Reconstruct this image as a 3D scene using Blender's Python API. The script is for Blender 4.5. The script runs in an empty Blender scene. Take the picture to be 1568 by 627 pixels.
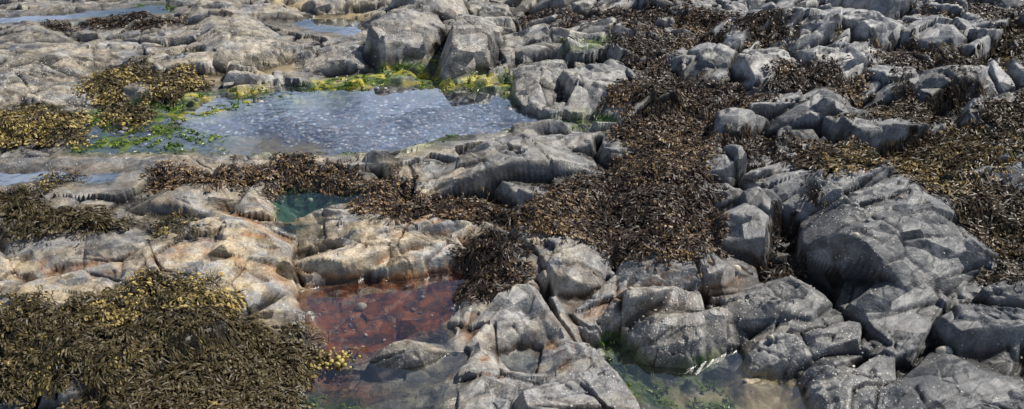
import bpy, math, numpy as np, bmesh
from mathutils import Vector
rng=np.random.default_rng(11)
CAMH=2.2; PITCH=math.radians(31); FL=1230.0; ZS=.85
cp,sp=math.cos(PITCH),math.sin(PITCH)
# survey: bearing + elevation of a feature -> plan position on the shore (metres)
def P(u,v,z=0.0):
    x=(u-784)/FL; yc=-(v-313.5)/FL
    t=(z-CAMH)/(-sp+yc*cp)
    return x*t,(cp+yc*sp)*t
def poly(pts,z): return np.array([P(u,v,z) for u,v in pts])
# ---------------------------------------------------------------- noise
def h2(ix,iy,s):
    n=(ix*374761393+iy*668265263+s*144269504)&0xffffffff
    n=((n^(n>>13))*1274126177)&0xffffffff
    n=((n^(n>>15))*1103515245)&0xffffffff
    n=n^(n>>16)
    return n/4294967296.0
def vn(x,y,s):
    ix=np.floor(x).astype(np.int64); iy=np.floor(y).astype(np.int64)
    fx=x-ix; fy=y-iy; fx=fx*fx*(3-2*fx); fy=fy*fy*(3-2*fy)
    a=h2(ix,iy,s);b=h2(ix+1,iy,s);c=h2(ix,iy+1,s);d=h2(ix+1,iy+1,s)
    return (a+(b-a)*fx)*(1-fy)+(c+(d-c)*fx)*fy-0.5
def fbm(x,y,sc,s,o=4):
    t=0;a=1;n=0
    for i in range(o):
        t=t+a*vn(x*sc*2.03**i+17.3*i,y*sc*2.03**i-9.1*i,s+i*7); n+=a; a*=.5
    return t/n*2
def worley(x,y,s):
    ix=np.floor(x).astype(np.int64); iy=np.floor(y).astype(np.int64)
    f1=np.full(x.shape,9.);f2=np.full(x.shape,9.);kx=np.zeros(x.shape,np.int64);ky=kx.copy()
    dx1=np.zeros(x.shape);dy1=np.zeros(x.shape)
    for i in (-1,0,1):
        for j in (-1,0,1):
            cx=ix+i;cy=iy+j
            dx=x-(cx+.08+.84*h2(cx,cy,s));dy=y-(cy+.08+.84*h2(cx,cy,s+1));d=np.sqrt(dx*dx+dy*dy)
            c=d<f1
            f2=np.where(c,f1,np.minimum(f2,d))
            f1=np.where(c,d,f1);kx=np.where(c,cx,kx);ky=np.where(c,cy,ky)
            dx1=np.where(c,dx,dx1);dy1=np.where(c,dy,dy1)
    return f1,f2,h2(kx,ky,s+2),dx1,dy1,h2(kx,ky,s+3)-.5,h2(kx,ky,s+4)-.5
def frac(x,y,cell,rot,ax,seed,amp,tilt,cw,cd):
    c,s=math.cos(rot),math.sin(rot)
    xr=(x*c+y*s)/(cell*ax); yr=(-x*s+y*c)/cell
    f1,f2,i,dx,dy,tx,ty=worley(xr,yr,seed)
    e=(f2-f1)*cell
    return (i-.5)*amp+(dx*tx*ax+dy*ty)*cell*tilt*2-cd*np.clip(1-e/cw,0,1), e, i
def sdpoly(x,y,p):
    n=len(p); d=np.full(x.shape,1e9); s=np.ones(x.shape)
    for i in range(n):
        a=p[i];b=p[i-1]
        ex,ey=b[0]-a[0],b[1]-a[1]; wx=x-a[0];wy=y-a[1]
        t=np.clip((wx*ex+wy*ey)/(ex*ex+ey*ey+1e-12),0,1)
        bx=wx-ex*t;by=wy-ey*t
        d=np.minimum(d,bx*bx+by*by)
        c1=y>=a[1];c2=y<b[1];c3=ex*wy>ey*wx
        fl=(c1&c2&c3)|(~c1&~c2&~c3)
        s=np.where(fl,-s,s)
    return s*np.sqrt(d)
def hull(p):
    p=sorted(map(tuple,p))
    def half(q):
        o=[]
        for a in q:
            while len(o)>1 and (o[-1][0]-o[-2][0])*(a[1]-o[-2][1])-(o[-1][1]-o[-2][1])*(a[0]-o[-2][0])<=0:o.pop()
            o.append(a)
        return o[:-1]
    return np.array(half(p)+half(p[::-1]))
# ---------------------------------------------------------------- polar survey grid
NT,NR=1240,860
R0,R1=1.85,11.5; T0,T1=math.radians(-42),math.radians(42)
th=np.linspace(T0,T1,NT); lr=np.linspace(math.log(R0),math.log(R1),NR)
TH,LR=np.meshgrid(th,lr); RR=np.exp(LR)
X=RR*np.sin(TH);Y=RR*np.cos(TH)
# (u,v,height,jagged,tan,brightness)
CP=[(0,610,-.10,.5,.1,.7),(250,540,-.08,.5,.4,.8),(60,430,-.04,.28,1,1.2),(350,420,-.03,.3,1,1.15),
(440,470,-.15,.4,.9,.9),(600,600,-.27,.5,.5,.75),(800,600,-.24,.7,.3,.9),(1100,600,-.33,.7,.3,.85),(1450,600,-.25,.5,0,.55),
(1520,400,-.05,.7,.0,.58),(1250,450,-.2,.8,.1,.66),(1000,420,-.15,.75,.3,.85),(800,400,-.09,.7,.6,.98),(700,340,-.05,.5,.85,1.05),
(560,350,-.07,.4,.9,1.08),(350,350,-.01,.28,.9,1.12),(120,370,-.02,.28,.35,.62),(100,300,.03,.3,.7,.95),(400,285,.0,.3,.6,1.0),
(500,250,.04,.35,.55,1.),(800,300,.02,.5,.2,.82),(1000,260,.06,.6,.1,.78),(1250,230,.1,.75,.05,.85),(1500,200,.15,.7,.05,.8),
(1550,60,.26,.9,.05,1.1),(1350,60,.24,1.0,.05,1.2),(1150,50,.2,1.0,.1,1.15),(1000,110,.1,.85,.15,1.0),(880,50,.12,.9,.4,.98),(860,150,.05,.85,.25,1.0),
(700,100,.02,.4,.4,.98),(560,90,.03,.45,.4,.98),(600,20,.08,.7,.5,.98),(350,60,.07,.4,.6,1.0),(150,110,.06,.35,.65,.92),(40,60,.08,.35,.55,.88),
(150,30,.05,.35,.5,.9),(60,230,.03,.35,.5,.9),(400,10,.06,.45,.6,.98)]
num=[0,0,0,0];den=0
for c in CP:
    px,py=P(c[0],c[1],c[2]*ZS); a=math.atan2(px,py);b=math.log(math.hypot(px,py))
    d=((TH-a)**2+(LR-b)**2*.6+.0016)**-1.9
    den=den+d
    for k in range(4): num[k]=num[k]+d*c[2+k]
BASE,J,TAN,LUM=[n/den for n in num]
BASE=BASE*ZS
del num,den,d
wx=X+.04*fbm(X,Y,2.0,5,1);wy=Y+.04*fbm(X,Y,2.0,55,1)
h1,e1,i1=frac(wx,wy,.46,.35,1.5,100,.18,.36,.05,.13)
h3,e3,i3=frac(wx,wy,.19,.30,1.8,200,.062,.42,.018,.038)
h5,e5,i5=frac(wx,wy,.075,.45,3.0,500,.024,.38,.010,.010)
h4,e4,i4=frac(wx,wy,.04,.9,1.5,300,.004,.28,.006,.002)
H=BASE+J*h1+J**1.2*h3+.02*fbm(X,Y,1.3,70,3)
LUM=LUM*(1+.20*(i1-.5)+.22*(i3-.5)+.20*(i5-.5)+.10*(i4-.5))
# ---------------------------------------------------------------- individual rocks: outline of the upper face, height
BL=[
('boulder',[(1245,275),(1335,252),(1400,262),(1480,290),(1538,345),(1500,372),(1425,405),(1345,345),(1250,330)],.15,(2.2,5),(.05,.0)),
('boulder',[(1330,350),(1430,390),(1520,385),(1470,440),(1400,500),(1360,480),(1300,430)],-.02,(2,4),(.1,.35)),
('rock_ledge',[(890,440),(960,385),(1000,352),(1110,340),(1175,350),(1178,372),(1100,410),(1000,435),(910,455)],-.01,(1.5,3.5),(.05,.15)),
('boulder',[(1098,305),(1130,298),(1175,322),(1170,352),(1110,350)],.06,(1.5,3),(0,0)),
('boulder',[(1110,442),(1165,405),(1265,412),(1282,440),(1240,470),(1180,470),(1130,460)],-.08,(2,4),(0,.1)),
('boulder',[(958,478),(1010,462),(1080,455),(1148,475),(1150,495),(1080,520),(990,520)],-.11,(1.2,2.5),(0,.1)),
('rock',[(872,472),(930,470),(962,485),(950,500),(900,505)],-.17,(1.2,3),(0,0)),
('rock_ledge',[(692,476),(740,448),(800,430),(842,432),(842,480),(800,505),(735,520),(705,500)],-.12,(1.5,3.5),(.0,.1)),
('rock',[(560,540),(600,516),(700,497),(708,512),(640,538),(580,552)],-.13,(2,4),(0,.05)),
('boulder',[(705,590),(722,565),(775,550),(830,575),(850,600),(880,660),(700,660)],-.15,(1.5,3),(0,0)),
('boulder',[(820,540),(850,520),(900,515),(930,556),(985,610),(1000,660),(870,660)],-.14,(1.5,3),(0,.05)),
('boulder',[(1135,540),(1160,510),(1225,502),(1258,530),(1200,548)],-.16,(2,4),(0,0)),
('boulder',[(1215,580),(1240,545),(1330,556),(1352,585),(1350,660),(1250,660)],-.16,(1.5,3.5),(0,0)),
('boulder',[(1360,575),(1440,525),(1600,500),(1650,660),(1350,660)],-.1,(1,2.5),(.05,.05)),
('boulder',[(1455,480),(1500,450),(1600,455),(1620,500),(1480,505)],-.03,(1.5,3),(0,0)),
('rock',[(1512,440),(1540,420),(1600,425),(1600,447),(1530,452)],.02,(2,4),(0,0)),
('rock',[(1315,520),(1360,512),(1400,525),(1370,545),(1325,540)],-.2,(1.5,3),(0,0)),
('rock',[(1045,555),(1080,545),(1090,560),(1060,568)],-.27,(1.5,3),(0,0)),
('rock_slab',[(818,350),(860,340),(962,342),(955,385),(900,410),(850,420),(830,395)],-.02,(2,4),(0,.05)),
('rock_slab',[(445,355),(500,335),(580,315),(700,305),(742,330),(715,352),(600,365),(520,385),(450,378)],-.03,(1,2.5),(0,.05)),
('rock_slab',[(505,398),(560,385),(700,357),(715,372),(690,395),(600,415),(545,425)],-.07,(1.5,3),(0,.05)),
('rock_slab',[(0,408),(120,402),(240,385),(330,380),(438,385),(440,430),(400,450),(330,415),(240,410),(100,435),(-60,470),(-80,420)],-.0,(1.2,2.5),(0,.0)),
('boulder',[(268,365),(325,306),(400,306),(438,335),(440,375),(350,380),(275,380)],.05,(1.5,3.5),(0,.02)),
('rock_slab',[(-60,358),(100,345),(245,335),(275,362),(240,380),(100,395),(-60,405)],.02,(1.2,2.5),(0,.03)),
('rock_slab',[(60,293),(200,285),(320,274),(400,274),(405,288),(300,305),(150,312)],.05,(1,2),(0,0)),
('rock_ledge',[(615,252),(680,222),(740,210),(880,193),(925,200),(942,218),(850,235),(760,240),(690,255),(640,265)],.12,(2.5,4),(0,.02)),
('rock_slab',[(100,244),(330,237),(600,243),(560,252),(330,256),(120,262),(-80,262),(-80,246)],.04,(1,2),(0,0)),
('boulder',[(250,45),(320,24),(400,30),(440,48),(440,70),(370,80),(280,72)],.19,(1,2.2),(0,.0)),
('boulder',[(262,-8),(380,-8),(382,12),(300,18),(265,15)],.18,(1,2.5),(0,0)),
('boulder',[(380,0),(430,2),(465,22),(390,20)],.12,(1,2.5),(0,0)),
('rock_slab',[(-60,70),(100,60),(230,82),(200,98),(60,92),(-60,84)],.15,(.8,1.5),(0,0)),
('rock_slab',[(-80,100),(60,96),(130,118),(60,140),(-80,150)],.12,(.8,1.5),(0,0)),
('rock_slab',[(-80,38),(60,34),(220,48),(150,58),(-80,56)],.13,(.8,1.5),(0,0)),
('rock_ledge',[(440,66),(520,60),(600,75),(600,88),(520,90),(455,90)],.11,(1.5,3),(0,0)),
('boulder',[(565,40),(595,8),(655,0),(675,22),(640,45),(590,50)],.32,(1.6,2.6),(0,0)),
('boulder',[(690,35),(712,2),(738,0),(758,30),(735,48),(700,52)],.38,(1.3,2.0),(0,.1)),
('boulder',[(610,-20),(700,-20),(700,-2),(640,5)],.34,(1,2),(0,0)),
('boulder',[(752,60),(790,42),(805,62),(780,78)],.17,(1,2),(0,0)),
('rock_ledge',[(860,110),(940,90),(1025,92),(1030,110),(980,128),(890,138)],.18,(1.2,2.5),(0,.05)),
('rock_ledge',[(785,105),(810,85),(860,90),(850,130),(825,160),(800,150)],.13,(1.2,2.5),(0,.0)),
('boulder',[(832,165),(850,150),(885,155),(893,170),(860,178)],.09,(1.2,2.5),(0,0)),
('rock_ledge',[(600,95),(700,92),(790,98),(790,106),(700,108),(620,103)],.06,(1.2,2.5),(0,0)),
('boulder',[(1062,62),(1095,52),(1128,62),(1110,82),(1075,80)],.30,(1.5,3),(0,0)),
('boulder',[(1130,85),(1150,62),(1195,66),(1212,90),(1160,100)],.28,(1.5,3),(0,0)),
('boulder',[(1222,58),(1275,45),(1325,65),(1315,85),(1250,85)],.35,(1.5,3),(0,0)),
('boulder',[(1165,18),(1230,8),(1300,20),(1290,38),(1200,40)],.38,(1.5,3),(0,0)),
('boulder',[(1190,140),(1250,125),(1325,130),(1330,150),(1260,158),(1200,158)],.22,(1.5,3),(0,.05)),
('boulder',[(1095,168),(1140,157),(1175,165),(1130,188),(1100,190)],.17,(1.5,3),(0,0)),
('boulder',[(1395,108),(1440,95),(1510,97),(1500,112),(1430,120)],.28,(1.5,3),(0,0)),
('boulder',[(1030,80),(1065,78),(1110,100),(1060,108)],.22,(1.5,3),(0,0)),
('boulder',[(1390,30),(1450,18),(1500,30),(1450,48)],.38,(1.5,3),(0,0)),
('boulder',[(1290,20),(1330,5),(1380,20),(1340,35)],.42,(1.5,3),(0,0)),
('rock',[(1140,288),(1165,282),(1195,290),(1180,302),(1150,300)],.12,(1.5,3),(0,0)),
('rock',[(185,203),(230,198),(295,204),(260,210),(200,210)],.04,(1,2),(0,0)),
('rock',[(405,118),(440,108),(490,118),(470,130),(410,130)],.06,(1,2),(0,0)),
]
w8=.003*fbm(X,Y,11,15,2)
wx2=X+w8+.025*fbm(X,Y,2.5,35,1);wy2=Y-w8+.025*fbm(X,Y,2.5,45,1)
ID=np.zeros(X.shape,np.int32)-1
HB=np.full(X.shape,-9.);IDB=ID.copy()
rg=np.random.default_rng(5)
for bi,(nm,pts,z,(ka,kb),tl) in enumerate(BL):
    z=z*ZS
    hp=hull(poly(pts,z)); c=hp.mean(0); m=.35
    j=np.where((wx2>hp[:,0].min()-m)&(wx2<hp[:,0].max()+m)&(wy2>hp[:,1].min()-m)&(wy2<hp[:,1].max()+m))
    if len(j[0])==0: continue
    x=wx2[j];y=wy2[j]
    size=math.sqrt(np.prod(hp.max(0)-hp.min(0)))
    top=z+(x-c[0])*tl[0]+(y-c[1])*tl[1]
    for q in range(5):
        a=rg.uniform(0,2*math.pi); g=rg.uniform(.15,.75); off=rg.uniform(.05,.28)*size
        top=np.minimum(top,z-g*((x-c[0])*math.cos(a)+(y-c[1])*math.sin(a)-off))
    n=len(hp)
    for q in range(n):
        a=hp[q];b=hp[(q+1)%n];e=b-a;L=np.hypot(*e)
        if L<1e-4: continue
        dist=((x-a[0])*e[1]-(y-a[1])*e[0])/L
        k=rg.uniform(ka,kb)*1.5
        top=np.minimum(top,z+.01-k*dist)
        top=np.minimum(top,z+.006-.25*k*(dist+.015))
    hb=HB[j];ib=IDB[j];b2=top>hb;hb[b2]=top[b2];ib[b2]=bi;HB[j]=hb;IDB[j]=ib
better=HB>H
ID=np.where(better,IDB,-1);H=np.where(better,HB,H)
onb=(ID>=0)
def blur(a,n,k0=1):
    for i in range(n):
        s=k0+i
        a=(a+np.roll(a,s,0)+np.roll(a,-s,0))/3; a=(a+np.roll(a,s,1)+np.roll(a,-s,1))/3
    return a
# steep faces keep only broad relief (fine plan-view relief would smear into ribs)
H+=onb*.4*J*h3; HB+=.4*J*h3
Hs_=blur(H,2)
gr_=np.gradient(Hs_,axis=0)/(RR*(lr[1]-lr[0])); gt_=np.gradient(Hs_,axis=1)/(RR*(th[1]-th[0]))
SL=np.hypot(gr_,gt_); att=1/(1+(blur(SL,3)/.6)**2); del Hs_,gr_,gt_
hc,ec,ic=frac(wx,wy,.33,-.6,1.8,400,.0,.0,.009,.03)
cmask=np.clip(.1+2.2*vn(X*1.7,Y*1.7,5),0,1)
det=att*((.7-.15*onb)*J*h5+(.35+.7*J)*h4+.003*fbm(X,Y,11,90,3)+.0015*fbm(X,Y,45,95,2)+hc*cmask)
H+=det
HB+=det
ecr=np.maximum(np.clip(1-ec/.008,0,1)*cmask,np.clip(1-e3/.008,0,1)*.85*np.clip(.5+2.5*vn(X*3,Y*3,8),0,1))
ecr=np.maximum(ecr,np.clip(1-e5/.004,0,1)*.45*np.clip(J-.2,0,1))*(.35+.65*att)
# ---------------------------------------------------------------- pools
nzA=fbm(X,Y,5,120,4); nzB=fbm(X,Y,18,130,3)
def mask(pts,z,soft=.05,warp=.06,dens=0):
    p=poly(pts,z*ZS); m=.5
    j=np.where((X>p[:,0].min()-m)&(X<p[:,0].max()+m)&(Y>p[:,1].min()-m)&(Y<p[:,1].max()+m))
    o=np.full(X.shape,9.)
    o[j]=sdpoly(X[j],Y[j],p)+warp*nzA[j]+warp*.4*nzB[j]
    return np.clip(.5-o/soft,0,1)
POOLS=[
('tide_pool',0.0,.06,[(120,235),(110,205),(150,172),(220,158),(300,165),(340,150),(430,132),(520,134),(600,128),(660,136),(720,130),(785,150),(800,172),(840,186),(905,184),(935,196),(860,194),(760,202),(700,212),(650,226),(600,240),(480,243),(330,236)]),
('tide_pool',.02,.03,[(-60,260),(120,260),(195,260),(186,283),(40,286),(-60,286)]),
('tide_pool',-.06,.09,[(408,300),(430,285),(540,286),(578,300),(530,320),(470,334),(430,342)]),
('tide_pool',-.16,.05,[(440,390),(520,386),(528,402),(460,412)]),
('tide_pool',-.18,.05,[(450,450),(520,432),(640,418),(700,408),(745,432),(705,466),(690,500),(720,545),(700,585),(695,660),(450,660),(455,590),(475,530),(462,490)]),
('tide_pool',-.21,.04,[(765,545),(800,530),(830,540),(820,575),(785,570)]),
('tide_pool',-.25,.07,[(900,505),(960,520),(985,548),(1050,550),(1130,535),(1150,580),(1205,568),(1240,600),(1265,660),(990,660),(955,590),(915,550)]),
('tide_pool',.045,.03,[(-60,28),(60,24),(160,12),(250,8),(265,18),(160,28),(60,35),(-60,38)]),
('tide_pool',.035,.03,[(425,36),(470,26),(540,30),(570,48),(540,60),(480,48)]),
('tide_pool',.10,.02,[(860,64),(900,58),(930,66),(890,72)]),
]
shal=np.maximum(mask([(105,185),(230,150),(330,150),(400,135),(470,142),(370,170),(290,190),(365,205),(345,234),(118,238)],0,.1,.08),
     mask([(520,128),(600,120),(690,124),(800,122),(795,142),(720,140),(640,140),(540,142)],0,.08,.05))
SD=[];wet=np.zeros(X.shape);bed=np.zeros(X.shape)
for nm,wz,dp,pts in POOLS:
    p=poly(pts,wz); m=.6
    j=np.where((X>p[:,0].min()-m)&(X<p[:,0].max()+m)&(Y>p[:,1].min()-m)&(Y<p[:,1].max()+m))
    o=np.full(X.shape,9.); far=min(1,np.abs(p[:,1]).mean()/5)
    o[j]=sdpoly(X[j],Y[j],p)+(.015+.03*far)*nzA[j]+.012*nzB[j]
    SD.append(o)
    oc=np.clip(o,0,1)
    lowp=wz<-.1
    cap=np.maximum(wz+.02+oc*.7+.4*(det+.4*h3),HB-(0 if not lowp else .35*np.clip(.1-oc,0,1)))
    H=np.where((o<.35)&(o>0),np.minimum(H,cap),H)
    H=np.where(o<.13,np.maximum(H,wz+.010+.05*oc+.008*nzB),H)
for (nm,wz,dp,pts),o in zip(POOLS,SD):
    t=np.clip(-o/.14,0,1); t=t*t*(3-2*t)
    tgt=wz+.005-dp*t+.3*dp*nzA+.08*dp*nzB
    if wz==0: tgt=tgt*(1-shal)+np.maximum(tgt,-.003+.020*nzA+.012*nzB)*shal
    if wz<-.1: tgt=tgt+.5*(h3*.4+h5*.4)*t*(wz>-.24)
    ins=o<0
    if wz<-.1:
        hb=HB-.03-2.0*np.clip(-o,0,.15)*(IDB!=8)*(IDB!=17)
        tb=np.maximum(tgt,hb); ID=np.where(ins,np.where(hb>tgt,IDB,-1),ID)
    else:
        tb=np.minimum(tgt,H); ID=np.where(ins,-1,ID)
    H=np.where(ins,tb,H)
    bed=np.maximum(bed,np.clip((wz-H+.004)/.01,0,1)*(o<.02))
    wet=np.maximum(wet,np.clip(1-(H-wz)/.035,0,1)*np.clip(1.3-np.clip(o,0,9)/.15,0,1))
big=np.clip(-SD[0]/.05,0,1)
# ---------------------------------------------------------------- zones
def low(z,a=.05): return np.clip((z*ZS+a-H)/.03,0,1)
G=[([(105,185),(230,150),(400,138),(470,140),(360,172),(272,190),(365,205),(345,234),(118,238)],0),
   ([(390,145),(520,118),(600,96),(690,88),(710,114),(600,130),(520,146),(430,160)],0.01),
   ([(610,118),(700,108),(800,118),(795,146),(720,138),(640,136)],0.01),
   ([(850,182),(940,175),(950,194),(880,198)],0.02),
   ([(415,318),(440,287),(560,288),(575,303),(520,318),(440,338)],-.07),
   ([(895,505),(960,510),(1000,560),(1050,600),(1030,650),(950,610),(915,550)],-.30),
   ([(1020,542),(1090,540),(1110,585),(1035,590)],-.30),([(1030,595),(1130,600),(1140,650),(1040,650)],-.30),
   ([(460,612),(540,598),(570,627),(560,650),(450,650)],-.24),
   ([(860,66),(930,58),(940,72),(870,78)],.12),([(200,8),(260,6),(265,18),(220,22)],.05)]
green=np.zeros(X.shape)
for p_,z_ in G: green=np.maximum(green,mask(p_,z_,.10,.10)*low(z_,.06))
green=np.maximum(green,.9*np.clip(1-np.abs(SD[0])/.09,0,1)*np.clip(.5+2*nzA,0,1)*low(0,.06))
green*=np.clip(.9+.9*nzB+.6*nzA,0,1)
s1=mask([(270,88),(330,82),(445,82),(455,108),(390,128),(300,122)],.02,.1)*np.clip((.09-H)/.04,0,1)
sand=s1.copy()
for p_,z_ in [([(390,-5),(590,-8),(590,8),(520,12),(420,8)],.08),([(1000,575),(1060,590),(1140,570),(1200,580),(1240,610),(1260,660),(1020,660)],-.31),
              ([(470,20),(560,22),(575,34),(480,32)],.06)]:
    sand=np.maximum(sand,mask(p_,z_,.08,.08)*low(z_,.05))
H=H*(1-s1)+(.012+.006*nzA)*s1
red=mask([(445,440),(520,430),(640,415),(700,405),(750,432),(700,475),(690,505),(590,520),(550,548),(470,560),(450,600),(440,480)],-.21,.1)*low(-.21,.05)
red=np.maximum(red,.7*mask([(450,560),(550,560),(600,600),(500,620),(450,610)],-.21,.1)*low(-.21,.03))
OR=[([(440,400),(530,385),(690,385),(740,420),(640,425),(520,440),(450,455)],-.1),([(250,380),(445,370),(450,410),(390,410),(340,400),(250,400)],0),
    ([(870,430),(960,455),(1080,440),(1180,400),(1100,460),(960,480),(880,480)],-.15),([(340,300),(440,300),(450,380),(300,380)],.02),([(700,470),(735,470),(735,545),(700,520)],-.15),
    ([(700,545),(780,540),(870,505),(870,560),(760,590)],-.2),([(0,250),(200,252),(400,262),(200,268),(0,262)],.03),([(600,300),(760,310),(840,360),(760,380),(600,370)],0.),([(0,400),(240,385),(240,410),(100,435),(0,450)],0.)]
orange=np.zeros(X.shape)
for p_,z_ in OR: orange=np.maximum(orange,mask(p_,z_,.15,.08))
yel=mask([(255,175),(300,130),(480,112),(640,100),(800,112),(810,150),(760,150),(600,138),(480,150),(340,200)],0,.1)
gold=mask([(330,238),(350,195),(470,205),(520,225),(620,225),(640,245),(480,250)],0,.15,.1)
# ---------------------------------------------------------------- seaweed areas
WEED=[
('seaweed',[(-60,462),(130,450),(240,422),(330,420),(352,452),(395,472),(470,455),(476,490),(458,520),(430,530),(455,600),(445,680),(150,680),(60,612),(150,590),(110,560),(-60,560)],.06,9500,'A'),
('seaweed',[(-50,282),(60,290),(60,318),(150,306),(280,320),(290,345),(215,345),(100,342),(-50,355)],.09,6500,'A'),
('seaweed',[(228,262),(260,244),(350,246),(400,230),(470,228),(560,238),(625,252),(610,285),(590,306),(560,292),(515,272),(430,278),(330,270),(240,274)],.09,6500,'B'),
('seaweed',[(115,125),(165,100),(230,82),(292,100),(318,112),(290,130),(240,150),(230,182),(150,180),(155,145)],.11,5000,'A'),
('seaweed',[(-60,165),(85,164),(145,188),(130,210),(-60,212)],.09,5500,'A'),
('seaweed',[(60,32),(200,20),(275,30),(200,38),(80,44)],.12,4000,'B'),
('seaweed',[(40,268),(100,264),(130,270),(110,282),(50,280)],.06,5000,'A'),
('seaweed',[(590,258),(660,272),(760,272),(850,262),(945,240),(950,190),(930,150),(980,128),(1060,130),(1085,150),(1130,140),(1110,165),(1080,200),(1130,205),(1200,185),(1300,200),(1310,230),(1240,250),(1250,300),(1235,340),(1190,300),(1165,275),(1110,300),(1095,345),(950,352),(900,330),(820,338),(720,302),(650,296),(600,300)],.11,6500,'B'),
('seaweed',[(1170,290),(1262,280),(1258,330),(1240,365),(1205,372),(1180,330)],.05,6500,'B'),
('seaweed',[(695,375),(735,340),(800,350),(812,398),(762,418),(700,402)],.02,7000,'B'),
('seaweed',[(1265,200),(1310,160),(1400,140),(1500,120),(1700,90),(1700,400),(1560,385),(1545,335),(1480,285),(1400,255),(1300,245),(1245,240)],.2,5600,'C'),
('seaweed',[(905,-20),(1040,-20),(1125,25),(1140,60),(1035,66),(1000,85),(950,78),(915,30)],.22,4200,'B'),
('seaweed',[(1315,58),(1400,45),(1425,88),(1400,105),(1330,98)],.3,4200,'B'),
('seaweed',[(1445,60),(1510,40),(1700,25),(1700,92),(1520,95)],.32,4200,'C'),
('seaweed',[(1130,120),(1190,105),(1230,112),(1200,130),(1140,142)],.22,4000,'B'),
('seaweed',[(1200,100),(1300,100),(1380,110),(1300,128),(1240,120)],.25,4000,'B'),
('seaweed',[(780,12),(880,0),(905,20),(850,30)],.17,3000,'B'),
('seaweed',[(1070,350),(1100,345),(1105,385),(1080,400)],-.01,5000,'B'),
('seaweed',[(1130,32),(1330,36),(1330,58),(1220,54),(1140,64)],.28,3600,'D'),
('seaweed',[(1340,98),(1430,96),(1700,100),(1700,130),(1400,135)],.28,3600,'D'),
('seaweed',[(1380,-20),(1700,-20),(1700,28),(1480,24),(1390,10)],.38,3600,'D'),
('seaweed',[(990,66),(1130,104),(1130,128),(960,112)],.2,3600,'D'),
]
weed=np.zeros(X.shape);WM=[]
nzC=fbm(X,Y,3.2,160,4)
for nm,pts,z,dn,kd in WEED:
    m=mask(pts,z,.06,.11 if dn<9000 else .06)
    if kd=='D': m=m*np.clip(.8+3*nzC+1.8*nzB,0,1)*(1-.8*(IDB>=0)*(HB>H-.05))
    elif kd!='A' or dn<8000: m=m*np.clip((1.0 if kd=='C' else .8)+3.4*nzC+1.8*nzB,0,1)
    else: m=m*np.clip(1.3+2.6*nzC+1.0*nzB,0,1)
    m=m*(1-.95*bed)
    WM.append(m); weed=np.maximum(weed,m)
mound=np.clip(.5+.75*fbm(X,Y,7,170,3),0,1)
SM=blur(H,12,2)
ws=blur(weed,4)
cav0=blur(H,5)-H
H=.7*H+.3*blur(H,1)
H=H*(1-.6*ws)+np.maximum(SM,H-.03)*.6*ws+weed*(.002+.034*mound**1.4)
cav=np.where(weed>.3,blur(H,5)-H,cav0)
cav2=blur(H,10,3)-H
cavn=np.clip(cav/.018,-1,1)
orange=orange*np.clip(.10+.8*cavn+.9*nzB+.4*nzA,0,1)*(1-bed)*.9
barn=np.clip(.35+1.1*nzC+.5*nzB,0,1)*(1-weed)*(1-bed)*(.5+.5*LUM)
bz=mask([(250,40),(320,22),(440,40),(450,80),(350,92),(260,85)],.15)
for p_,z_ in [([(560,50),(600,5),(760,0),(800,80),(690,98),(590,70)],.2),([(950,470),(1100,450),(1160,480),(1150,540),(980,550)],-.15),
    ([(1240,260),(1330,255),(1350,340),(1260,350)],.1),([(780,80),(900,80),(900,140),(800,150)],.1),([(1190,500),(1350,530),(1360,640),(1200,640)],-.2),([(450,60),(600,75),(600,105),(450,105)],.08),([(0,90),(150,90),(150,150),(0,160)],.1)]:
    bz=np.maximum(bz,mask(p_,z_,.1))
barn=np.clip(barn*.35+bz*.8*np.clip(.6+nzB,0,1),0,1)*(1-bed)*(1-weed)
peb=big*bed*(1-green)
# ---------------------------------------------------------------- mesh helpers
def link(o): bpy.context.scene.collection.objects.link(o)
def mk(name,V,Q,mats,attrs={},smooth=True,cent=True):
    V=np.asarray(V,np.float64); me=bpy.data.meshes.new(name)
    c=np.array([V[:,0].mean(),V[:,1].mean(),V[:,2].min()]) if cent else np.zeros(3)
    me.vertices.add(len(V)); me.vertices.foreach_set('co',(V-c).astype(np.float32).ravel())
    me.loops.add(len(Q)*4); me.loops.foreach_set('vertex_index',Q.astype(np.int32).ravel())
    me.polygons.add(len(Q)); me.polygons.foreach_set('loop_start',np.arange(0,len(Q)*4,4,dtype=np.int32))
    me.update(calc_edges=True)
    me.polygons.foreach_set('use_smooth',np.full(len(Q),smooth))
    for k,a in attrs.items():
        at=me.attributes.new(k,'FLOAT','POINT'); at.data.foreach_set('value',np.asarray(a,np.float32).ravel())
    me.materials.append(mats); me.update()
    o=bpy.data.objects.new(name,me); o.location=c; link(o); return o
def HS(x,y,A=None):
    A=H if A is None else A
    r=np.log(np.maximum(np.hypot(x,y),R0)); a=np.arctan2(x,y)
    fi=np.clip((r-lr[0])/(lr[1]-lr[0]),0,NR-1.001);fj=np.clip((a-T0)/(th[1]-th[0]),0,NT-1.001)
    i=fi.astype(int);j=fj.astype(int);u=fi-i;v=fj-j
    return (A[i,j]*(1-v)+A[i,j+1]*v)*(1-u)+(A[i+1,j]*(1-v)+A[i+1,j+1]*v)*u
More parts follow.
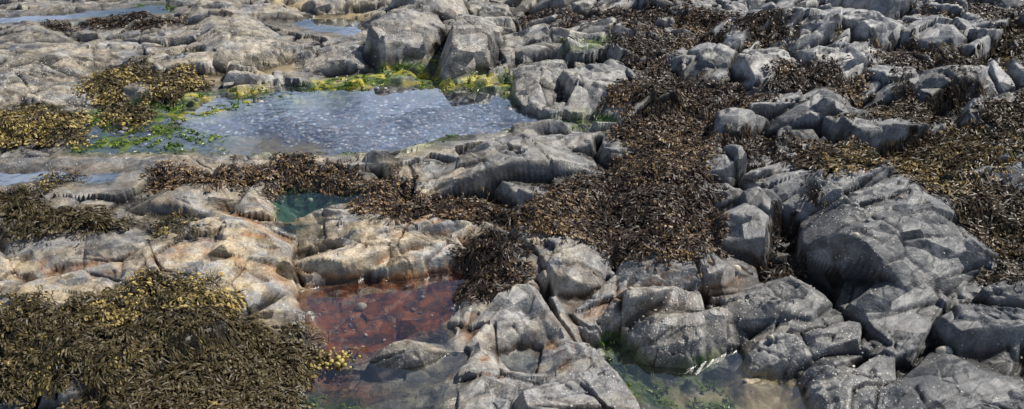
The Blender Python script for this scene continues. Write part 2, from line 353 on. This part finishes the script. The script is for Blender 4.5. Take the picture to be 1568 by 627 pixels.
# ---------------------------------------------------------------- materials
class NT_:
    def __init__(s,name):
        s.m=bpy.data.materials.new(name); s.m.use_nodes=True; s.t=s.m.node_tree; s.t.nodes.clear()
    def n(s,t,**k):
        x=s.t.nodes.new(t)
        for a,b in k.items(): setattr(x,a,b)
        return x
    def l(s,a,b): s.t.links.new(a,b)
    def attr(s,n):
        return s.n('ShaderNodeAttribute',attribute_name=n).outputs['Fac']
    def pos(s,sc=(1,1,1),rot=0):
        g=s.n('ShaderNodeNewGeometry'); m=s.n('ShaderNodeMapping'); m.inputs['Scale'].default_value=sc; m.inputs['Rotation'].default_value=(0,0,rot)
        s.l(g.outputs['Position'],m.inputs[0]); return m.outputs[0]
    def noise(s,sc,det=4,rough=.55,vec=None):
        x=s.n('ShaderNodeTexNoise'); x.inputs['Scale'].default_value=sc; x.inputs['Detail'].default_value=det; x.inputs['Roughness'].default_value=rough
        s.l(vec if vec else s.pos(),x.inputs['Vector']); return x
    def rampf(s,f,a,b,va=0,vb=1):
        x=s.n('ShaderNodeMapRange'); x.interpolation_type='SMOOTHSTEP'
        for i,v in zip(('From Min','From Max','To Min','To Max'),(a,b,va,vb)): x.inputs[i].default_value=v
        s.l(f,x.inputs['Value']); return x.outputs[0]
    def math(s,op,a,b=None):
        x=s.n('ShaderNodeMath',operation=op)
        for i,v in enumerate((a,b)):
            if v is None: continue
            if isinstance(v,(int,float)): x.inputs[i].default_value=v
            else: s.l(v,x.inputs[i])
        return x.outputs[0]
    def mix(s,f,a,b,bt='MIX'):
        x=s.n('ShaderNodeMix',data_type='RGBA',blend_type=bt)
        for i,v in ((0,f),(6,a),(7,b)):
            if isinstance(v,(int,float)): x.inputs[i].default_value=v
            elif isinstance(v,tuple): x.inputs[i].default_value=v+(1,)
            else: s.l(v,x.inputs[i])
        return x.outputs[2]
    def out(s,sh):
        o=s.n('ShaderNodeOutputMaterial'); s.l(sh,o.inputs[0]); return s.m
    def bsdf(s,col,rough,bump=None,spec=.4):
        b=s.n('ShaderNodeBsdfPrincipled')
        for k,v in (('Base Color',col),('Roughness',rough),('Specular IOR Level',spec)):
            if isinstance(v,(int,float)): b.inputs[k].default_value=v
            elif isinstance(v,tuple): b.inputs[k].default_value=v+(1,)
            else: s.l(v,b.inputs[k])
        if bump is not None: s.l(bump,b.inputs['Normal'])
        return b.outputs[0]
    def bump(s,h,st,d=.01,nrm=None):
        b=s.n('ShaderNodeBump'); b.inputs['Strength'].default_value=st; b.inputs['Distance'].default_value=d
        s.l(h,b.inputs['Height'])
        if nrm is not None: s.l(nrm,b.inputs['Normal'])
        return b.outputs[0]
M=NT_('shore_rock')
n1=M.noise(2.2,3,.6).outputs['Fac'];n2=M.noise(14,5,.65).outputs['Fac'];n3=M.noise(90,3,.6).outputs['Fac']
n5=M.noise(5,4,.6,M.pos((1,1.8,1),.4)).outputs['Fac']
g=M.mix(M.rampf(n2,.32,.70),(.145,.15,.163),(.53,.525,.51))
g=M.mix(M.rampf(n1,.35,.65,0,.5),g,(.22,.23,.255))
tn=M.mix(M.rampf(n2,.3,.7),(.27,.20,.115),(.68,.55,.36))
g=M.mix(M.math('MULTIPLY',M.attr('tan'),M.rampf(n5,.35,.62,.12,.95)),g,tn)
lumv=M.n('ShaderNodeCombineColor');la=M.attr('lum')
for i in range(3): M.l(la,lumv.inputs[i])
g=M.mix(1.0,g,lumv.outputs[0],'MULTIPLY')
g=M.mix(M.rampf(n3,.28,.72,.42,0),g,(.04,.04,.042))
g=M.mix(M.attr('orange'),g,M.mix(n3,(.32,.11,.02),(.54,.26,.07)))
g=M.mix(M.math('MULTIPLY',M.attr('crack'),.88),g,(.016,.014,.012))
vb=M.n('ShaderNodeTexVoronoi');vb.inputs['Scale'].default_value=95;M.l(M.pos(),vb.inputs['Vector'])
spk=M.rampf(vb.outputs['Distance'],.22,.34,1,0)
rsel=M.n('ShaderNodeSeparateColor');M.l(vb.outputs['Color'],rsel.inputs[0])
sel=M.math('LESS_THAN',rsel.outputs[0],M.math('MULTIPLY',M.attr('barn'),.6))
spk=M.math('MULTIPLY',spk,sel)
g=M.mix(spk,g,(.66,.63,.56))
g=M.mix(M.attr('sand'),g,M.mix(n2,(.28,.21,.11),(.66,.53,.32)))
g=M.mix(M.attr('red'),g,M.mix(M.rampf(n2,.35,.65),(.07,.03,.022),(.36,.10,.03)))
vp=M.n('ShaderNodeTexVoronoi');vp.inputs['Scale'].default_value=38;M.l(M.pos(),vp.inputs['Vector'])
cr=M.n('ShaderNodeValToRGB');e=cr.color_ramp;e.interpolation='CONSTANT'
sc=M.n('ShaderNodeSeparateColor');M.l(vp.outputs['Color'],sc.inputs[0]);M.l(sc.outputs[0],cr.inputs[0])
cols=[(0,(.10,.10,.16)),(.25,(.32,.35,.46)),(.45,(.18,.12,.08)),(.6,(.52,.34,.30)),(.72,(.20,.28,.50)),(.83,(.95,.95,.93))]
e.elements[0].color=cols[0][1]+(1,);e.elements[1].position=cols[1][0];e.elements[1].color=cols[1][1]+(1,)
for p_,c_ in cols[2:]:
    q=e.elements.new(p_);q.color=c_+(1,)
pc=M.mix(M.rampf(vp.outputs['Distance'],.3,.62,0,.8),cr.outputs[0],(.04,.04,.04))
pc=M.mix(M.math('MULTIPLY',M.attr('gold'),M.rampf(n5,.40,.55,.4,.95)),pc,(.34,.23,.07))
g=M.mix(M.attr('peb'),g,pc)
gr=M.mix(M.rampf(n2,.4,.62),(.025,.065,.012),(.12,.18,.02))
gr=M.mix(M.math('MULTIPLY',M.rampf(n5,.47,.60),M.attr('yel')),gr,(.54,.46,.05))
g=M.mix(M.attr('green'),g,gr)
g=M.mix(M.math('MULTIPLY',M.attr('teal'),.75),g,M.mix(n2,(.01,.05,.055),(.05,.12,.07)))
g=M.mix(M.math('MULTIPLY',M.attr('wet'),.5),g,(.02,.02,.018))
g=M.mix(M.attr('cav'),g,(.012,.011,.009))  # crevices darkened in the colour: dark wet algae plus painted-in shade
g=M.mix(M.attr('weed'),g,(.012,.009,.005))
rough=M.rampf(M.attr('wet'),0,.8,.52,.25)
dry=M.math('SUBTRACT',1.0,M.math('MAXIMUM',M.attr('sand'),M.attr('peb')))
# broken facets: each 3-D cell of rock is a slightly tilted plane
vf=M.n('ShaderNodeTexVoronoi');vf.inputs['Scale'].default_value=7.5
fp=M.pos((1,1.6,1.3),.45);M.l(fp,vf.inputs['Vector'])
d1=M.n('ShaderNodeVectorMath',operation='SUBTRACT');M.l(fp,d1.inputs[0]);M.l(vf.outputs['Position'],d1.inputs[1])
d2=M.n('ShaderNodeVectorMath',operation='SUBTRACT');M.l(vf.outputs['Color'],d2.inputs[0]);d2.inputs[1].default_value=(.5,.5,.5)
d3=M.n('ShaderNodeVectorMath',operation='DOT_PRODUCT');M.l(d1.outputs[0],d3.inputs[0]);M.l(d2.outputs[0],d3.inputs[1])
b1=M.bump(M.math('MULTIPLY',d3.outputs['Value'],dry),.9,.9)
hgt=M.math('ADD',M.math('MULTIPLY',n2,.6),M.math('MULTIPLY',n3,.3))
ROCK=M.out(M.bsdf(g,rough,M.bump(hgt,.8,.012,b1)))
def watermat(name,tint,bs=.12,nsc=9,refl=1.0,add=0.):
    W=NT_(name)
    nb=W.noise(nsc,2,.5).outputs['Fac']; b=W.bump(nb,bs,.01)
    fr=W.n('ShaderNodeFresnel');fr.inputs[0].default_value=1.33;W.l(b,fr.inputs['Normal'])
    tr=W.n('ShaderNodeBsdfTransparent');tr.inputs[0].default_value=tint+(1,)
    gl=W.n('ShaderNodeBsdfGlossy');gl.inputs['Roughness'].default_value=.02;W.l(b,gl.inputs['Normal'])
    mx=W.n('ShaderNodeMixShader');f=W.math('MULTIPLY',fr.outputs[0],refl)
    f=W.math('ADD',f,add)
    f=W.math('MINIMUM',f,.75)
    W.l(f,mx.inputs[0]);W.l(tr.outputs[0],mx.inputs[1]);W.l(gl.outputs[0],mx.inputs[2])
    return W.out(mx.outputs[0])
WAT=[watermat('pool_water',(.90,.95,1.),.14,7,4.6,.05),watermat('pool_water_still',(.90,.92,.90),.10,5,5.0,.06),watermat('pool_water_green',(.75,.9,.88),.15,20,3.0),watermat('pool_water_far',(.8,.88,.95),.1,8,7)]
# ---------------------------------------------------------------- terrain and rocks
tealm=mask([(400,305),(430,280),(560,280),(590,302),(520,325),(440,348)],-.07,.05)*(bed>.1)
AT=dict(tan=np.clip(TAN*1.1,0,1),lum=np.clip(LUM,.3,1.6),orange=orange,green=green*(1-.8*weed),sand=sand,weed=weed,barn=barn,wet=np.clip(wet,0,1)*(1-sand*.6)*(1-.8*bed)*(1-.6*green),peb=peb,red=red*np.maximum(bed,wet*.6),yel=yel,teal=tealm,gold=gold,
        crack=ecr*(1-bed),cav=np.maximum(np.clip(cavn-.10,0,1)*.95,np.clip(cav2/.055-.2,0,.9))*(1-bed)*(1-green))  # cav: hollows tinted for algae and for shadow in the gaps
FID=ID[:-1,:-1]
VI=np.arange(NT*NR).reshape(NR,NT)
QA=np.stack([VI[:-1,:-1],VI[:-1,1:],VI[1:,1:],VI[1:,:-1]],-1)
ALL=np.stack([X,Y,H],-1).reshape(-1,3)
def sub(sel,name):
    q=QA[sel]
    u,inv=np.unique(q,return_inverse=True)
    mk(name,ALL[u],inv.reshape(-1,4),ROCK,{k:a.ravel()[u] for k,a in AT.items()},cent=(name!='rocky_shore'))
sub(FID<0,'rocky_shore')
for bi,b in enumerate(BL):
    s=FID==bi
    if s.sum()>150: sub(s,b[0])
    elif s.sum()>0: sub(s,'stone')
for k,((nm,wz,dp,pts),o) in enumerate(zip(POOLS,SD)):
    s=(o[:-1,:-1]<.09)
    q=QA[s];u,inv=np.unique(q,return_inverse=True)
    v=ALL[u].copy();v[:,2]=wz
    mk(nm+'_water',v,inv.reshape(-1,4),WAT[0] if k==0 else (WAT[3] if k in(1,7,8,9) else (WAT[2] if k==2 else WAT[1])))
def disc(name,radii,zf,mat):
    n=96;V=[];a=np.linspace(0,2*np.pi,n,endpoint=False)
    for r in radii: V.append(np.stack([r*np.sin(a),r*np.cos(a),zf(r*np.sin(a),r*np.cos(a),r)],-1))
    V=np.concatenate(V);Q=[]
    for i in range(len(radii)-1):
        for j in range(n): Q.append((i*n+j,i*n+(j+1)%n,(i+1)*n+(j+1)%n,(i+1)*n+j))
    return mk(name,V,np.array(Q),mat,{'lum':np.ones(len(V)),'tan':np.full(len(V),.3)},cent=False)
disc('ground',[.05,.5,1,1.5,2,3,4,6,8,10,12,14,16,18,21,25,30,36,44],lambda x,y,r:-.6+.1*fbm(x,y,.8,5)+np.where(r>30,-(r-30)*.12,0)*np.ones_like(x),ROCK)
S=NT_('sea_water');nb=S.noise(1.5,5,.6).outputs['Fac']
SEA=S.out(S.bsdf((.02,.06,.08),.12,S.bump(nb,.6,.2)))
disc('sea',[.05,30,60,120,300,800,2500,6000],lambda x,y,r:np.full_like(x,-1.4),SEA)
# ---------------------------------------------------------------- seaweed fronds
cell=(RR**2*(lr[1]-lr[0])*(th[1]-th[0]))
GYs=blur(H,3)
def fronds(name,m,dn,kd,mat,L=(.07,.12),W=(.003,.005),lift=(.01,.04),bulb=1.0,thick=.03,coh=.9):
    w=(m*(m>.25)*cell).ravel(); A=w.sum(); n=int(A*dn)
    if n<20: return
    idx=rng.choice(w.size,n,p=w/A)
    bx=X.ravel()[idx]+rng.normal(0,.006,n);by=Y.ravel()[idx]+rng.normal(0,.006,n)
    e=.04
    gx=(HS(bx+e,by,GYs)-HS(bx-e,by,GYs))/(2*e);gy=(HS(bx,by+e,GYs)-HS(bx,by-e,GYs))/(2*e)
    a0=(vn(bx*5,by*5,31)+.5)*4*math.pi+rng.normal(0,coh,n)
    dx=np.cos(a0)*.6-gx*1.2;dy=np.sin(a0)*.6-gy*1.2
    ang=np.arctan2(dy,dx)
    Ln=rng.uniform(L[0],L[1],n)/np.sqrt(1+2*(gx*gx+gy*gy));Wd=rng.uniform(W[0],W[1],n);lf=rng.uniform(lift[0],lift[1],n)
    cv=rng.normal(0,1.0,n);off=rng.uniform(0,1,n)**1.5*thick;tone=rng.uniform(0,1,n)
    clump=np.clip(.5+2.0*vn(bx*7,by*7,77)+1.2*vn(bx*2,by*2,79),0,1)
    tone=.35*tone+.65*clump
    Vs=[];Qs=[];Ts=[];Cs=[];base=0
    def ribbon(pts,ws,ts,roll):
        nonlocal base
        k=len(pts);C=np.stack([p[0] for p in pts],1);D=np.stack([p[1] for p in pts],1)
        A_=np.stack([p[2] for p in pts],1)
        T=np.tile(np.array(ts),(n,1))
        z=HS(C,D,GYs)+off[:,None]+lf[:,None]*np.sin(np.clip(T,0,1)*2.2)
        Wk=np.array(ws)[None]*Wd[:,None]
        sx=-np.sin(A_)*Wk;sy=np.cos(A_)*Wk;sz=roll[:,None]*Wk
        l=np.stack([C+sx,D+sy,z+sz],-1);r=np.stack([C-sx,D-sy,z-sz],-1)
        V=np.stack([l,r],2).reshape(n,k*2,3)
        q=np.array([[2*i,2*i+1,2*i+3,2*i+2] for i in range(k-1)])
        Qs.append((q[None]+(np.arange(n)*k*2)[:,None,None]+base).reshape(-1,4))
        Vs.append(V.reshape(-1,3));Ts.append(np.repeat(T,2,1).ravel());Cs.append(np.repeat(tone,k*2))
        base+=n*k*2
    def step(p,a,d): return (p[0]+np.cos(a)*d,p[1]+np.sin(a)*d,a)
    p0=(bx,by,ang);p1=step(p0,ang+cv*.3,Ln*.25);p2=step(p1,ang+cv*.6,Ln*.2)
    ribbon([p0,p1,p2],[.5,.7,.9],[0.,.25,.45],rng.normal(0,.6,n))
    for sgn in (-1,1):
        sprd=rng.uniform(.2,.55,n)*sgn
        a=ang+cv*.8+sprd
        q1=step(p2,a,Ln*.17);q2=step(q1,a-sprd*.5,Ln*.15)
        ribbon([p2,q1,q2],[.7,.8,.8],[.45,.6,.75],rng.normal(0,.7,n))
        for s2 in (-1,1):
            sp2=rng.uniform(.2,.5,n)*s2
            a2=a-sprd*.5+sp2
            r1=step(q2,a2,Ln*.12);r2=step(r1,a2,Ln*.07)
            ribbon([q2,r1,r2],[.55,1.15*bulb,.6*bulb],[.75,.9,1.0],rng.normal(0,.9,n))
    mk(name,np.concatenate(Vs),np.concatenate(Qs),mat,{'t':np.concatenate(Ts),'tone':np.concatenate(Cs)},smooth=False)
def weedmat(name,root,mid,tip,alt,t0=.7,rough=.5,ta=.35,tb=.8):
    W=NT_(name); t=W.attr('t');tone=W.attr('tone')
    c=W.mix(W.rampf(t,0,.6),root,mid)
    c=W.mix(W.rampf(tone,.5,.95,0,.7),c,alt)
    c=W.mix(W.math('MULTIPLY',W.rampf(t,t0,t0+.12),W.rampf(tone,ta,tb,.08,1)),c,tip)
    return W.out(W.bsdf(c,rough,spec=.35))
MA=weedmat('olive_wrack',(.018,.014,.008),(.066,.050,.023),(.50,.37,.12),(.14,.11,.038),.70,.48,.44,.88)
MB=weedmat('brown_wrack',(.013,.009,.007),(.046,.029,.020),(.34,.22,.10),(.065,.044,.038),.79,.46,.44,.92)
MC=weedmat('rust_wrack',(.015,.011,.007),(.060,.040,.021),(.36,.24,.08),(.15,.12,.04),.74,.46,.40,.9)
for k,((nm,pts,z,dn,kd),m) in enumerate(zip(WEED,WM)):
    far=z>.1
    if kd=='A':
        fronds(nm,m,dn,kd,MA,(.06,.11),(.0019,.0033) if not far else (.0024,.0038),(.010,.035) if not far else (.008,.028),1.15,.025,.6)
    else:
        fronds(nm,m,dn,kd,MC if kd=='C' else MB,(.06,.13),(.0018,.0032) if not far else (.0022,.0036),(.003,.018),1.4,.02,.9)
MG=weedmat('green_weed',(.015,.05,.008),(.05,.11,.015),(.19,.27,.03),(.40,.37,.05),.4,.35)
fronds('green_algae',green*np.clip(.3+1.2*nzB,0,1)*(tealm<.1),2200,'G',MG,(.03,.07),(.002,.004),(.003,.012),1.0,.01)
# ---------------------------------------------------------------- barnacles
def qsphere(c=2):
    bm=bmesh.new();bmesh.ops.create_cube(bm,size=2);bmesh.ops.subdivide_edges(bm,edges=bm.edges[:],cuts=c,use_grid_fill=True)
    bm.verts.ensure_lookup_table()
    V=np.array([v.co.normalized()[:] for v in bm.verts]);Q=np.array([[v.index for v in f.verts] for f in bm.faces]);bm.free();return V,Q
def scatter(name,m,n,tv,tq,rad,mat,sq=(1,1),sink=0,jit=0,minr=0):
    w=(m*cell).ravel();idx=rng.choice(w.size,n,p=w/w.sum())
    x=X.ravel()[idx]+rng.normal(0,.002,n);y=Y.ravel()[idx]+rng.normal(0,.002,n);z=HS(x,y)
    s=rng.uniform(rad[0],rad[1],n)*(rng.uniform(0,1,n)**1.5+.4)
    a=rng.uniform(0,6.28,n);c_,s_=np.cos(a)[:,None],np.sin(a)[:,None]
    asp=rng.uniform(.6,1,n)[:,None]
    vx=tv[None,:,0];vy=tv[None,:,1]*asp;vz=tv[None,:,2]*rng.uniform(sq[0],sq[1],n)[:,None]
    bump=1+jit*(rng.uniform(-1,1,(n,len(tv))))
    V=np.stack([x[:,None]+s[:,None]*bump*(vx*c_-vy*s_),y[:,None]+s[:,None]*bump*(vx*s_+vy*c_),z[:,None]+s[:,None]*(vz*bump+sink)],-1).reshape(-1,3)
    Q=(tq[None]+(np.arange(n)*len(tv))[:,None,None]).reshape(-1,4)
    return mk(name,V,Q,mat,{'tone':np.repeat(rng.uniform(0,1,n),len(tv))})
k=6;aa=np.linspace(0,2*np.pi,k,endpoint=False)
bv=np.concatenate([np.stack([r*np.cos(aa),r*np.sin(aa),np.full(k,h)],-1) for r,h in((1,-.2),(.5,.75),(.2,.35))])
bq=np.array([(r*k+i,r*k+(i+1)%k,(r+1)*k+(i+1)%k,(r+1)*k+i) for r in(0,1) for i in range(k)])
Bm=NT_('barnacle_shell');BM=Bm.out(Bm.bsdf(Bm.mix(Bm.attr('tone'),(.42,.38,.30),(.7,.67,.6)),.7))
scatter('barnacles',barn**2,9000,bv,bq,(.0025,.0055),BM)
tv,tq=qsphere(2)
Pm=NT_('pebble_stone');cr=Pm.n('ShaderNodeValToRGB');Pm.l(Pm.attr('tone'),cr.inputs[0]);e=cr.color_ramp
e.elements[0].color=(.09,.09,.10,1);e.elements[1].color=(.9,.88,.84,1)
for p_,c_ in((.3,(.20,.22,.28,1)),(.5,(.36,.25,.19,1)),(.7,(.28,.34,.5,1)),(.86,(.62,.46,.42,1))): q=e.elements.new(p_);q.color=c_
PM=Pm.out(Pm.bsdf(Pm.mix(Pm.rampf(Pm.noise(60,2).outputs['Fac'],.3,.7,.4,0),cr.outputs[0],(.08,.07,.06)),.5))
scatter('pebbles',peb*(1-gold)*np.clip(.5+1.5*nzC,0,1),1000,tv,tq,(.005,.020),PM,(.4,.7),.2,.05)
scatter('pebbles',np.clip(red*bed,0,1),110,tv,tq,(.003,.010),PM,(.5,.8),.3,.08)
scatter('gravel',sand*(H<0)+.2*np.clip(cavn,0,1)*(1-weed)*(1-bed),600,tv,tq,(.004,.011),PM,(.5,.8),.2,.1)
# ---------------------------------------------------------------- limpets
Lm=NT_('limpet_shell');tc=Lm.attr('t')
LM=Lm.out(Lm.bsdf(Lm.mix(Lm.rampf(Lm.noise(150,3).outputs['Fac'],.35,.65,0,.6),Lm.mix(tc,(.62,.52,.36),(.75,.72,.66)),(.30,.24,.15)),.55))
def limpet(u,v,z,r):
    x,y=P(u,v,z*ZS);z=float(HS(np.array([x]),np.array([y]))[0]);n=28;V=[];T=[]
    rr=[1,.97,.75,.5,.25,.05];hh=[-.15,0,.3,.52,.66,.7]
    for a,h in zip(rr,hh):
        for i in range(n):
            t=2*math.pi*i/n;q=a*(1+.06*(i%2)+.03*math.sin(3*t));V.append((x+r*q*math.cos(t),y+.85*r*q*math.sin(t)+.0,z+r*h));T.append(1-a)
    Q=[(j*n+i,j*n+(i+1)%n,(j+1)*n+(i+1)%n,(j+1)*n+i) for j in range(5) for i in range(n)]
    mk('limpet',V,np.array(Q),LM,{'t':T})
for a in [(1457,512,-.05,.036),(552,461,-.21,.028),(310,323,.05,.024),(1306,378,.05,.017),(1126,415,-.1,.026),(470,272,.05,.018),(888,368,-.03,.015),(1215,465,-.12,.012),(640,300,.02,.014),(1290,300,.12,.012),(965,455,-.1,.012),(1180,520,-.17,.014),(1400,300,.1,.012)]: limpet(*a)
cx,cy=P(505,548,-.17)
dd=np.hypot(X-cx,(Y-cy)*1.6);ym=np.clip(1-dd/.14,0,1)
Ym=NT_('yellow_bladder');YM=Ym.out(Ym.bsdf(Ym.mix(Ym.attr('tone'),(.26,.19,.04),(.52,.42,.13)),.4))
Hk=H;H=np.maximum(H,-.178)+.015*ym
scatter('bladder_wrack',ym*(H>-9),60,tv,tq,(.005,.012),YM,(.6,.9),.4,.08)
H=Hk
fronds('yellow_wrack',np.clip(ym*1.2,0,1)*(dd<.13),2500,'A',MA,(.05,.10),(.002,.0035),(.02,.04),1.2,.03,1.2)
# ---------------------------------------------------------------- light
az,el=math.radians(56),math.radians(49)
D=Vector((math.sin(az)*math.cos(el),math.cos(az)*math.cos(el),math.sin(el)))
sl=bpy.data.lights.new('sun','SUN');sl.energy=5.0;sl.angle=math.radians(.53);sl.color=(1,.95,.86)
so=bpy.data.objects.new('sun',sl);so.rotation_euler=D.to_track_quat('Z','Y').to_euler();so.location=(5,5,10);link(so)
w=bpy.data.worlds.new('World');bpy.context.scene.world=w;w.use_nodes=True;t=w.node_tree
bg=t.nodes['Background'];sk=t.nodes.new('ShaderNodeTexSky');sk.sky_type='NISHITA';sk.sun_disc=False;sk.sun_elevation=el;sk.sun_rotation=az
sk.air_density=1.0;sk.dust_density=.6
def wn(t_,**k):
    x=t.nodes.new(t_)
    for a,b in k.items(): setattr(x,a,b)
    return x
tcn=wn('ShaderNodeTexCoord');mp=wn('ShaderNodeMapping');mp.inputs['Scale'].default_value=(1,1,2.6);nn=wn('ShaderNodeTexNoise');nn.inputs['Scale'].default_value=4.5;nn.inputs['Detail'].default_value=5;nn.inputs['Roughness'].default_value=.6
t.links.new(tcn.outputs['Generated'],mp.inputs[0]);t.links.new(mp.outputs[0],nn.inputs['Vector'])
mr=wn('ShaderNodeMapRange',interpolation_type='SMOOTHSTEP');mr.inputs[1].default_value=.46;mr.inputs[2].default_value=.62;mr.inputs[3].default_value=.10;mr.inputs[4].default_value=.9
t.links.new(nn.outputs['Fac'],mr.inputs[0])
sx=wn('ShaderNodeSeparateXYZ');t.links.new(tcn.outputs['Generated'],sx.inputs[0])
mz=wn('ShaderNodeMapRange',interpolation_type='SMOOTHSTEP');mz.inputs[1].default_value=.35;mz.inputs[2].default_value=.65;mz.inputs[3].default_value=1;mz.inputs[4].default_value=.08
t.links.new(sx.outputs[2],mz.inputs[0])
mm=wn('ShaderNodeMath',operation='MULTIPLY');t.links.new(mr.outputs[0],mm.inputs[0]);t.links.new(mz.outputs[0],mm.inputs[1])
mx=t.nodes.new('ShaderNodeMix');mx.data_type='RGBA';t.links.new(mm.outputs[0],mx.inputs[0]);t.links.new(sk.outputs[0],mx.inputs[6]);mx.inputs[7].default_value=(10.5,12.5,16.5,1)
t.links.new(mx.outputs[2],bg.inputs[0]);bg.inputs[1].default_value=.068
# ---------------------------------------------------------------- camera
cd=bpy.data.cameras.new('camera');co=bpy.data.objects.new('camera',cd);link(co)
co.location=(0,0,CAMH);co.rotation_euler=(math.pi/2-PITCH,0,0)
cd.sensor_width=36;cd.lens=36*FL/1568;cd.clip_start=.05;cd.clip_end=12000
bpy.context.scene.camera=co
vs=bpy.context.scene.view_settings;vs.view_transform='Standard';vs.look='None';vs.exposure=0
